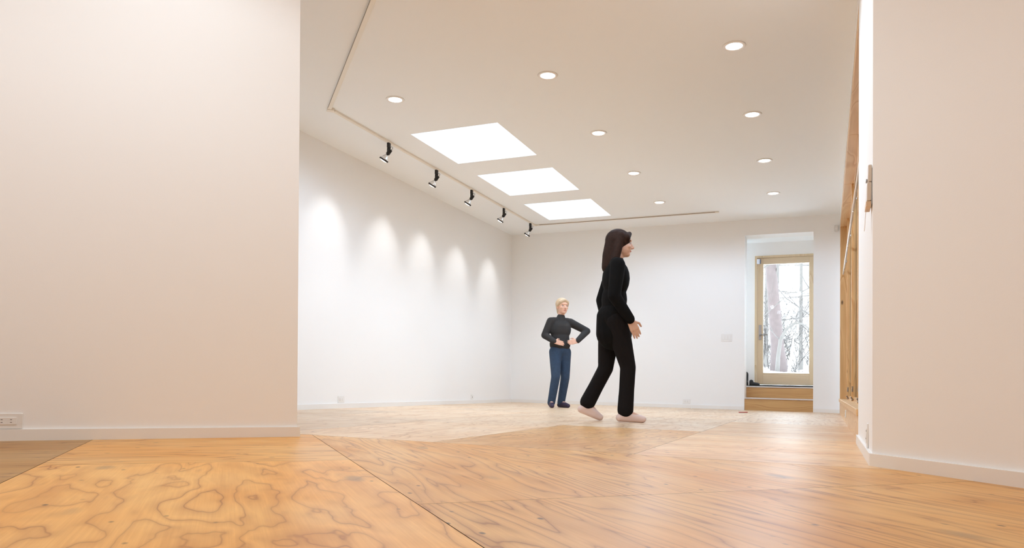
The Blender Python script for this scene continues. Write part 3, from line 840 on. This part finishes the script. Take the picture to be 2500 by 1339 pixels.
def tree(name, x, y, h, r, lean, mat, seed, nb, label, cat='tree', bmat=None, group=None, low=0.25, rb=None):
    rg = random.Random(seed)
    z = snow_h(x, y) - 0.05
    e = empty(name, (x, y, z)); tag(e, label, cat, group)
    mb = MB()
    pts = [Vector((lean[0] * t + 0.3 * r * math.sin(5 * t + seed) * t, lean[1] * t, h * t)) for t in [i / 10 for i in range(11)]]
    mb.tube(pts, [r * (1.35 if i == 0 else 1.0) * (1 - 0.06 * i) for i in range(11)], 14)
    mb.build('trunk', mat, e, smooth=True)
    for k in range(nb):
        i = rg.randint(max(1, int(low * 10)), 8)
        d = Vector((rg.uniform(-1, 1), rg.uniform(-.2, .2), rg.uniform(-.1, .8))).normalized()
        mb = MB()
        branches(mb, pts[i], d, h * rg.uniform(.10, .24), rb or r * 0.3, 2, rg)
        mb.build('branch', bmat or M_TWIG, e, smooth=True)
    return e
tree('tree', -1.03, 18.6, 7.0, 0.165, (-0.62, 0, 0), M_BARK, 3, 7, 'thick grey brown trunk nearest the door, leaning left', bmat=M_BARKP, rb=0.025)
tree('tree', -1.43, 17.0, 6.0, 0.045, (-0.02, 0, 0), plain('dark_mottled_bark', (0.09, 0.09, 0.09), 0.9, noise=0.7, scale=9), 8, 5, 'thin dark mottled trunk at the left edge of the pane', bmat=M_BARKP)
tr_specs = [(-0.70, 23.6, 8, .06, 5), (-0.1, 25.8, 9, .07, 9), (-1.75, 28.0, 9, .08, 12), (-0.5, 30.6, 10, .09, 14), (0.0, 21.6, 7, .05, 17), (-2.4, 33.2, 9, .1, 19)]
tl = ['pale thin tree behind the leaning trunk, right of it', 'slender pale tree toward the right side of the pane', 'pale tree seen just behind the leaning trunk', 'hazy pale tree far back in the middle of the pane', 'pale sapling at the right edge of the pane', 'hazy pale tree far back on the left']
for s_, l_ in zip(tr_specs, tl):
    tree('tree', s_[0], s_[1], s_[2], s_[3], (random.uniform(-.4, .4), 0, 0), M_BARKP, s_[4], 14, l_, group='pale trees in the yard', low=0.1)
rg = random.Random(77)
mb = MB()
for k in range(150):
    x, y = rg.uniform(-2.6, 0.6), rg.uniform(19.9, 20.3)
    branches(mb, Vector((x, y, snow_h(x, y) - 0.05)), Vector((rg.uniform(-.4, .4), 0, 1)).normalized(), rg.uniform(0.5, 2.2), 0.011, 2, rg, 0.15)
tag(mb.build('brush', M_TWIG, smooth=True), 'tangle of bleached twigs behind the leaning trunk', 'brush', kind='stuff')
e = empty('fallen_branch', (-0.97, 17.6, snow_h(-0.97, 17.6))); tag(e, 'pale arching broken branch right of the leaning trunk', 'branch')
z_ = e.location.z
ctl = [(-0.05, 0, 0.02), (-0.04, 0, 0.35), (0.0, 0.05, 0.75), (0.12, 0.1, 1.0), (0.3, 0.15, 1.14), (0.46, 0.2, 1.12), (0.62, 0.3, 1.0)]
MB().tube(ctl, [0.05, 0.045, 0.04, 0.035, 0.03, 0.022, 0.012], 8).build('limb', M_BARKP, e, smooth=True)
for c_, d_ in ((ctl[2], (-.6, 0, .4)), (ctl[4], (.4, 0, .8))):
    mb = MB(); branches(mb, Vector(c_), Vector(d_).normalized(), .5, 0.014, 1, rg, 0.2)
    mb.build('twig', M_TWIG, e, smooth=True)
sk = MB().tube([(-0.03, 0, -0.02), (0.02, 0, 0.4), (0.06, 0, 0.85)], [0.035, 0.028, 0.012], 8).build('leaning_stake', M_STICK, smooth=True)
sk.location = (-0.70, 16.4, snow_h(-0.70, 16.4)); tag(sk, 'bleached leaning stake standing in the snow', 'stake')
ps = MB().box(-0.05, 0.05, -0.05, 0.05, -0.1, 0.34, 0.01).build('snowy_post', M_SNOW)
ps.location = (-0.37, 15.6, snow_h(-0.37, 15.6)); tag(ps, 'short snow capped post at lower right of the pane', 'post')

# ------------------------------------------------------------------ people
def soft(mb, name, mat, parent, vox=0.009, it=6):
    o = mb.build(name, mat, parent, smooth=True)
    md = o.modifiers.new('skin', 'REMESH'); md.mode = 'VOXEL'; md.voxel_size = vox; md.use_smooth_shade = True
    if it:
        sm = o.modifiers.new('smooth', 'SMOOTH'); sm.factor = 0.5; sm.iterations = it
    return o
def V(*a): return Vector(a)
def limb(mb, pts, rs):
    for (a, b), (ra, rb) in zip(zip(pts, pts[1:]), zip(rs, rs[1:])): mb.capsule(a, b, ra, rb)
def hand(mb, wrist, d, palm_n, s=1.0, curl=0.5, thumb_side=1):
    """five separate fingers; d = direction of the hand, palm_n = palm normal"""
    d = d.normalized(); n = (palm_n - d * palm_n.dot(d)).normalized(); w = d.cross(n)
    for k in range(4):
        o = wrist + w * ((k - 1.5) * 0.013 * s)
        mb.capsule(o, wrist + d * 0.088 * s + w * ((k - 1.5) * 0.020 * s), 0.013 * s, 0.0115 * s, 10, 3)
        L = (0.068, 0.078, 0.072, 0.056)[k] * s
        p = wrist + d * 0.090 * s + w * ((k - 1.5) * 0.020 * s); dd = d.copy()
        for j, fr_ in enumerate((0.45, 0.32, 0.23)):
            dd = (dd + n * curl * (0.35 + 0.25 * j)).normalized()
            q = p + dd * L * fr_
            mb.capsule(p, q, 0.0088 * s - 0.0006 * j, 0.0082 * s - 0.0006 * j, 10, 3); p = q
    t0 = wrist + d * 0.03 * s + w * thumb_side * 0.026 * s
    t1 = t0 + (d * 0.6 + w * thumb_side * 0.75 + n * 0.3).normalized() * 0.042 * s
    t2 = t1 + (d * 0.95 + w * thumb_side * 0.15 + n * 0.35).normalized() * 0.036 * s
    mb.capsule(t0, t1, 0.013 * s, 0.010 * s, 10, 3); mb.capsule(t1, t2, 0.010 * s, 0.008 * s, 10, 3)
def head(mb, c, s=1.0):
    """c = centre of the skull, facing +x"""
    mb.ell(c + V(-0.012, 0, 0.022) * s, (0.098 * s, 0.076 * s, 0.092 * s))
    mb.ell(c + V(0.022, 0, -0.030) * s, (0.072 * s, 0.063 * s, 0.085 * s))
    mb.ell(c + V(0.052, 0, -0.085) * s, (0.034 * s, 0.036 * s, 0.026 * s))          # chin
    mb.capsule(c + V(0.085, 0, 0.012) * s, c + V(0.108, 0, -0.028) * s, 0.008 * s, 0.0125 * s, 10, 4)   # nose
    mb.ell(c + V(0.098, 0, -0.034) * s, (0.012 * s, 0.017 * s, 0.009 * s))
    mb.ell(c + V(0.078, 0, 0.030) * s, (0.018 * s, 0.050 * s, 0.012 * s))           # brow
    for y in (-1, 1):
        mb.ell(c + V(0.060, y * 0.040, -0.025) * s, (0.024 * s, 0.020 * s, 0.020 * s))  # cheek
        mb.ell(c + V(-0.010, y * 0.077, -0.010) * s, (0.018 * s, 0.008 * s, 0.030 * s), (0, 0, y * 0.3))  # ear
def face_parts(c, s, body, iris, lipc):
    em = plain('eye_white', (0.55, 0.50, 0.47), 0.3); im = plain('iris', iris, 0.2); lm = plain('lips', lipc, 0.5)
    for y in (-1, 1):
        e = MB().ell(c + V(0.074, y * 0.031, 0.004) * s, (0.0095 * s, 0.0125 * s, 0.0075 * s)).build('eye', em, body, smooth=True)
        MB().ell(c + V(0.0815, y * 0.031, 0.004) * s, (0.0035 * s, 0.0060 * s, 0.0062 * s)).build('iris', im, e, smooth=True)
    bm_ = plain('brows', tuple(q * 0.6 for q in (iris if iris[2] < .05 else (0.5, 0.36, 0.22))), 0.8)
    for y in (-1, 1):
        MB().capsule(c + V(0.085, y * 0.018, 0.026) * s, c + V(0.076, y * 0.046, 0.027) * s, 0.0055 * s, 0.0045 * s, 10, 3).build('eyebrow', bm_, body, smooth=True)
    MB().ell(c + V(0.087, 0, -0.060) * s, (0.008 * s, 0.022 * s, 0.0075 * s)).build('lips', lm, body, smooth=True)

def woman(loc, rz):
    P = empty('person', loc, rz)
    tag(P, 'long haired person in black top and trousers striding across the gallery', 'person')
    skin = plain('skin', (0.66, 0.40, 0.29), 0.5)
    black = plain('black_knit', (0.006, 0.0055, 0.0055), 0.95, spec=0.15); dark = plain('black_brown_trousers', (0.010, 0.008, 0.008), 0.9, spec=0.15)
    shoe = plain('pale_pink_shoe', (0.76, 0.60, 0.56), 0.6); hairm = plain('dark_brown_hair', (0.030, 0.014, 0.009), 0.75, noise=0.5, scale=60, spec=0.2)
    hipR, knR, anR, toR = V(0.02, -0.085, 0.87), V(0.13, -0.085, 0.475), V(0.115, -0.085, 0.085), V(0.265, -0.095, 0.03)
    hipL, knL, anL, toL = V(-0.01, 0.085, 0.87), V(-0.04, 0.085, 0.465), V(-0.20, 0.085, 0.145), V(-0.08, 0.09, 0.032)
    ch, nk, hc = V(0.02, 0, 1.24), V(0.025, 0, 1.385), V(0.055, 0, 1.545)
    shR, elR, wrR = V(0.01, -0.170, 1.335), V(-0.02, -0.215, 1.07), V(0.125, -0.19, 0.87)
    shL, elL, wrL = V(0.01, 0.170, 1.335), V(-0.07, 0.215, 1.08), V(-0.02, 0.20, 0.84)
    b = MB()
    head(b, hc, 1.0)
    limb(b, [hc + V(-0.02, 0, -0.06), nk, ch], [0.052, 0.052, 0.09])
    b.ell(ch, (0.095, 0.145, 0.16)); b.ell(V(0.01, 0, 1.05), (0.085, 0.115, 0.13)); b.ell(V(0, 0, 0.90), (0.10, 0.15, 0.12))
    for h_, k_, a_, t_ in ((hipR, knR, anR, toR), (hipL, knL, anL, toL)):
        limb(b, [h_, k_, a_], [0.075, 0.050, 0.034]); limb(b, [a_, t_], [0.036, 0.024])
    for s_, e_, w_, th in ((shR, elR, wrR, 1), (shL, elL, wrL, -1)):
        limb(b, [s_, e_, w_], [0.045, 0.036, 0.026])
        hd = (w_ - e_).normalized()
        hand(b, w_, (hd + V(0, 0, -0.35)).normalized(), V(0, th * 1.0, 0.1), 1.0, 0.28, th)
    body = soft(b, 'body', skin, P, 0.0036, 4)
    face_parts(hc, 1.0, body, (0.05, 0.03, 0.02), (0.55, 0.22, 0.19))
    t = MB()
    t.ell(ch + V(0, 0, 0.0), (0.120, 0.180, 0.17)); t.ell(V(0.062, 0, 1.22), (0.075, 0.14, 0.085))
    t.ell(V(0.01, 0, 1.06), (0.112, 0.142, 0.16)); t.ell(V(0.005, 0, 0.90), (0.130, 0.175, 0.15))
    t.capsule(V(0.0, 0, 0.90), V(0.015, 0, 0.775), 0.142, 0.158)
    t.capsule(V(0.0, -0.13, 1.36), V(0.0, 0.13, 1.36), 0.052, 0.052)
    limb(t, [ch, nk + V(0, 0, 0.0)], [0.10, 0.066])
    for s_, e_, w_ in ((shR, elR, wrR), (shL, elL, wrL)):
        limb(t, [s_, e_, w_ - (w_ - e_).normalized() * 0.01], [0.066, 0.055, 0.044])
    o = soft(t, 'top', black, P, 0.009, 5)
    j = MB()
    for h_, k_, a_ in ((hipR, knR, anR), (hipL, knL, anL)):
        limb(j, [h_, h_.lerp(k_, .5), k_, k_.lerp(a_, .5), a_ + (k_ - a_).normalized() * 0.02], [0.105, 0.088, 0.068, 0.066, 0.070])
    j.ell(V(0, 0, 0.88), (0.118, 0.165, 0.12))
    soft(j, 'trousers', dark, P, 0.009, 5)
    for a_, t_, pitch in ((anR, toR, 0), (anL, toL, 0)):
        s = MB(); d = (t_ - a_); d.z = 0; d.normalize()
        heel = a_ - d * 0.045 + V(0, 0, -0.045)
        s.capsule(a_ + V(0, 0, -0.02), heel, 0.044, 0.036); s.capsule(heel, t_, 0.036, 0.031); s.capsule(a_ + V(0, 0, -0.02), t_, 0.042, 0.030)
        so = soft(s, 'shoe', shoe, P, 0.007, 4)
    hr = MB()
    hr.ell(hc + V(-0.025, 0, 0.035), (0.112, 0.095, 0.100))
    limb(hr, [hc + V(-0.05, 0, 0.03), hc + V(-0.085, 0, -0.10), hc + V(-0.095, 0, -0.20), hc + V(-0.09, 0, -0.27)], [0.084, 0.072, 0.066, 0.030])
    for y in (-1, 1):
        limb(hr, [hc + V(-0.01, y * 0.06, 0.06), hc + V(-0.035, y * 0.083, -0.06), hc + V(-0.065, y * 0.085, -0.20), hc + V(-0.075, y * 0.07, -0.27)], [0.042, 0.036, 0.036, 0.02])
        limb(hr, [hc + V(0.075, 0, 0.092), hc + V(0.045, y * 0.062, 0.05)], [0.022, 0.030])
    soft(hr, 'hair', hairm, P, 0.008, 4)
    return P

def child(loc, rz):
    P = empty('person', loc, rz)
    tag(P, 'fair haired child in dark grey sweater and blue jeans, hand on hip', 'person')
    skin = plain('child_skin', (0.78, 0.47, 0.34), 0.5)
    grey = plain('dark_grey_knit', (0.045, 0.043, 0.043), 0.95, spec=0.2); jean = plain('navy_denim', (0.028, 0.055, 0.105), 0.85, noise=0.3, scale=30)
    shoe = plain('dark_purple_shoe', (0.035, 0.022, 0.055), 0.6); hairm = plain('blond_hair', (0.62, 0.46, 0.30), 0.5, noise=0.3, scale=60)
    s = 0.94
    hipR, knR, anR, toR = V(0.02, -0.075, 0.755), V(0.10, -0.10, 0.415), V(0.03, -0.125, 0.075), V(0.16, -0.17, 0.028)
    hipL, knL, anL, toL = V(0, 0.075, 0.755), V(0.03, 0.075, 0.41), V(-0.06, 0.065, 0.075), V(0.085, 0.10, 0.028)
    ch, nk, hc = V(0.0, 0, 1.06), V(0.01, 0, 1.225), V(0.03, 0.01, 1.372)
    shL, elL, wrL = V(0, 0.145, 1.165), V(0.04, 0.385, 1.055), V(0.140, 0.190, 0.905)
    shR, elR, wrR = V(0, -0.145, 1.165), V(-0.02, -0.22, 0.975), V(0.140, -0.150, 0.885)
    b = MB()
    head(b, hc, s)
    limb(b, [hc + V(-0.02, 0, -0.06), nk, ch], [0.046, 0.045, 0.08])
    b.ell(ch, (0.085, 0.125, 0.14)); b.ell(V(0.0, 0, 0.90), (0.075, 0.105, 0.11)); b.ell(V(0, 0, 0.78), (0.085, 0.12, 0.10))
    for h_, k_, a_, t_ in ((hipR, knR, anR, toR), (hipL, knL, anL, toL)):
        limb(b, [h_, k_, a_], [0.060, 0.042, 0.030]); limb(b, [a_, t_], [0.032, 0.022])
    for s_, e_, w_, th in ((shR, elR, wrR, 1), (shL, elL, wrL, -1)):
        limb(b, [s_, e_, w_], [0.038, 0.031, 0.023])
        hd = (V(0.150, th * -0.02 - 0.0, 0.845) - w_).normalized()
        hand(b, w_, (hd + V(0.0, th * 0.9, 0)).normalized() if th < 0 else (hd + V(0, 0.9, 0)).normalized(), V(-1, 0, -0.2), 0.88, 0.12, th)
    body = soft(b, 'body', skin, P, 0.0036, 4)
    face_parts(hc, s, body, (0.06, 0.08, 0.10), (0.62, 0.27, 0.22))
    t = MB()
    t.ell(ch, (0.108, 0.155, 0.15)); t.ell(V(0.0, 0, 0.93), (0.105, 0.135, 0.14)); t.capsule(V(0, -0.03, 0.86), V(0, 0.03, 0.86), 0.115, 0.115)
    t.capsule(V(0, -0.11, 1.18), V(0, 0.11, 1.18), 0.046, 0.046); limb(t, [ch, nk + V(0, 0, 0.0)], [0.09, 0.058])
    for s_, e_, w_ in ((shR, elR, wrR), (shL, elL, wrL)):
        limb(t, [s_, e_, w_ - (w_ - e_).normalized() * 0.012], [0.058, 0.050, 0.038])
    soft(t, 'sweater', grey, P, 0.009, 5)
    j = MB()
    for h_, k_, a_ in ((hipR, knR, anR), (hipL, knL, anL)):
        limb(j, [h_, k_, a_ + V(0, 0, -0.01)], [0.088, 0.062, 0.053])
    j.ell(V(0, 0, 0.775), (0.104, 0.138, 0.10))
    soft(j, 'jeans', jean, P, 0.009, 5)
    for a_, t_ in ((anR, toR), (anL, toL)):
        q = MB(); d = (t_ - a_); d.z = 0; d.normalize(); heel = a_ - d * 0.035 + V(0, 0, -0.040)
        q.capsule(a_ + V(0, 0, -0.015), heel, 0.041, 0.034); q.capsule(heel, t_, 0.034, 0.030); q.capsule(a_ + V(0, 0, -0.015), t_, 0.039, 0.029)
        soft(q, 'shoe', shoe, P, 0.007, 4)
    hr = MB()
    hr.ell(hc + V(-0.028, 0, 0.042) * s, (0.104 * s, 0.090 * s, 0.090 * s))
    limb(hr, [hc + V(-0.07, 0, 0.01) * s, hc + V(-0.085, 0, -0.07) * s], [0.070 * s, 0.045 * s])
    for y in (-1, 1):
        limb(hr, [hc + V(0.072, 0.0, 0.085) * s, hc + V(0.045, y * 0.058, 0.058) * s, hc + V(0.0, y * 0.078, 0.01) * s], [0.024 * s, 0.026 * s, 0.018 * s])
    soft(hr, 'hair', hairm, P, 0.008, 4)
    return P

woman((-1.714, 6.136, 0.0), 0.4082)
child((-3.325, 9.30, 0.0), 0.4082 - PI / 2 + 0.38)
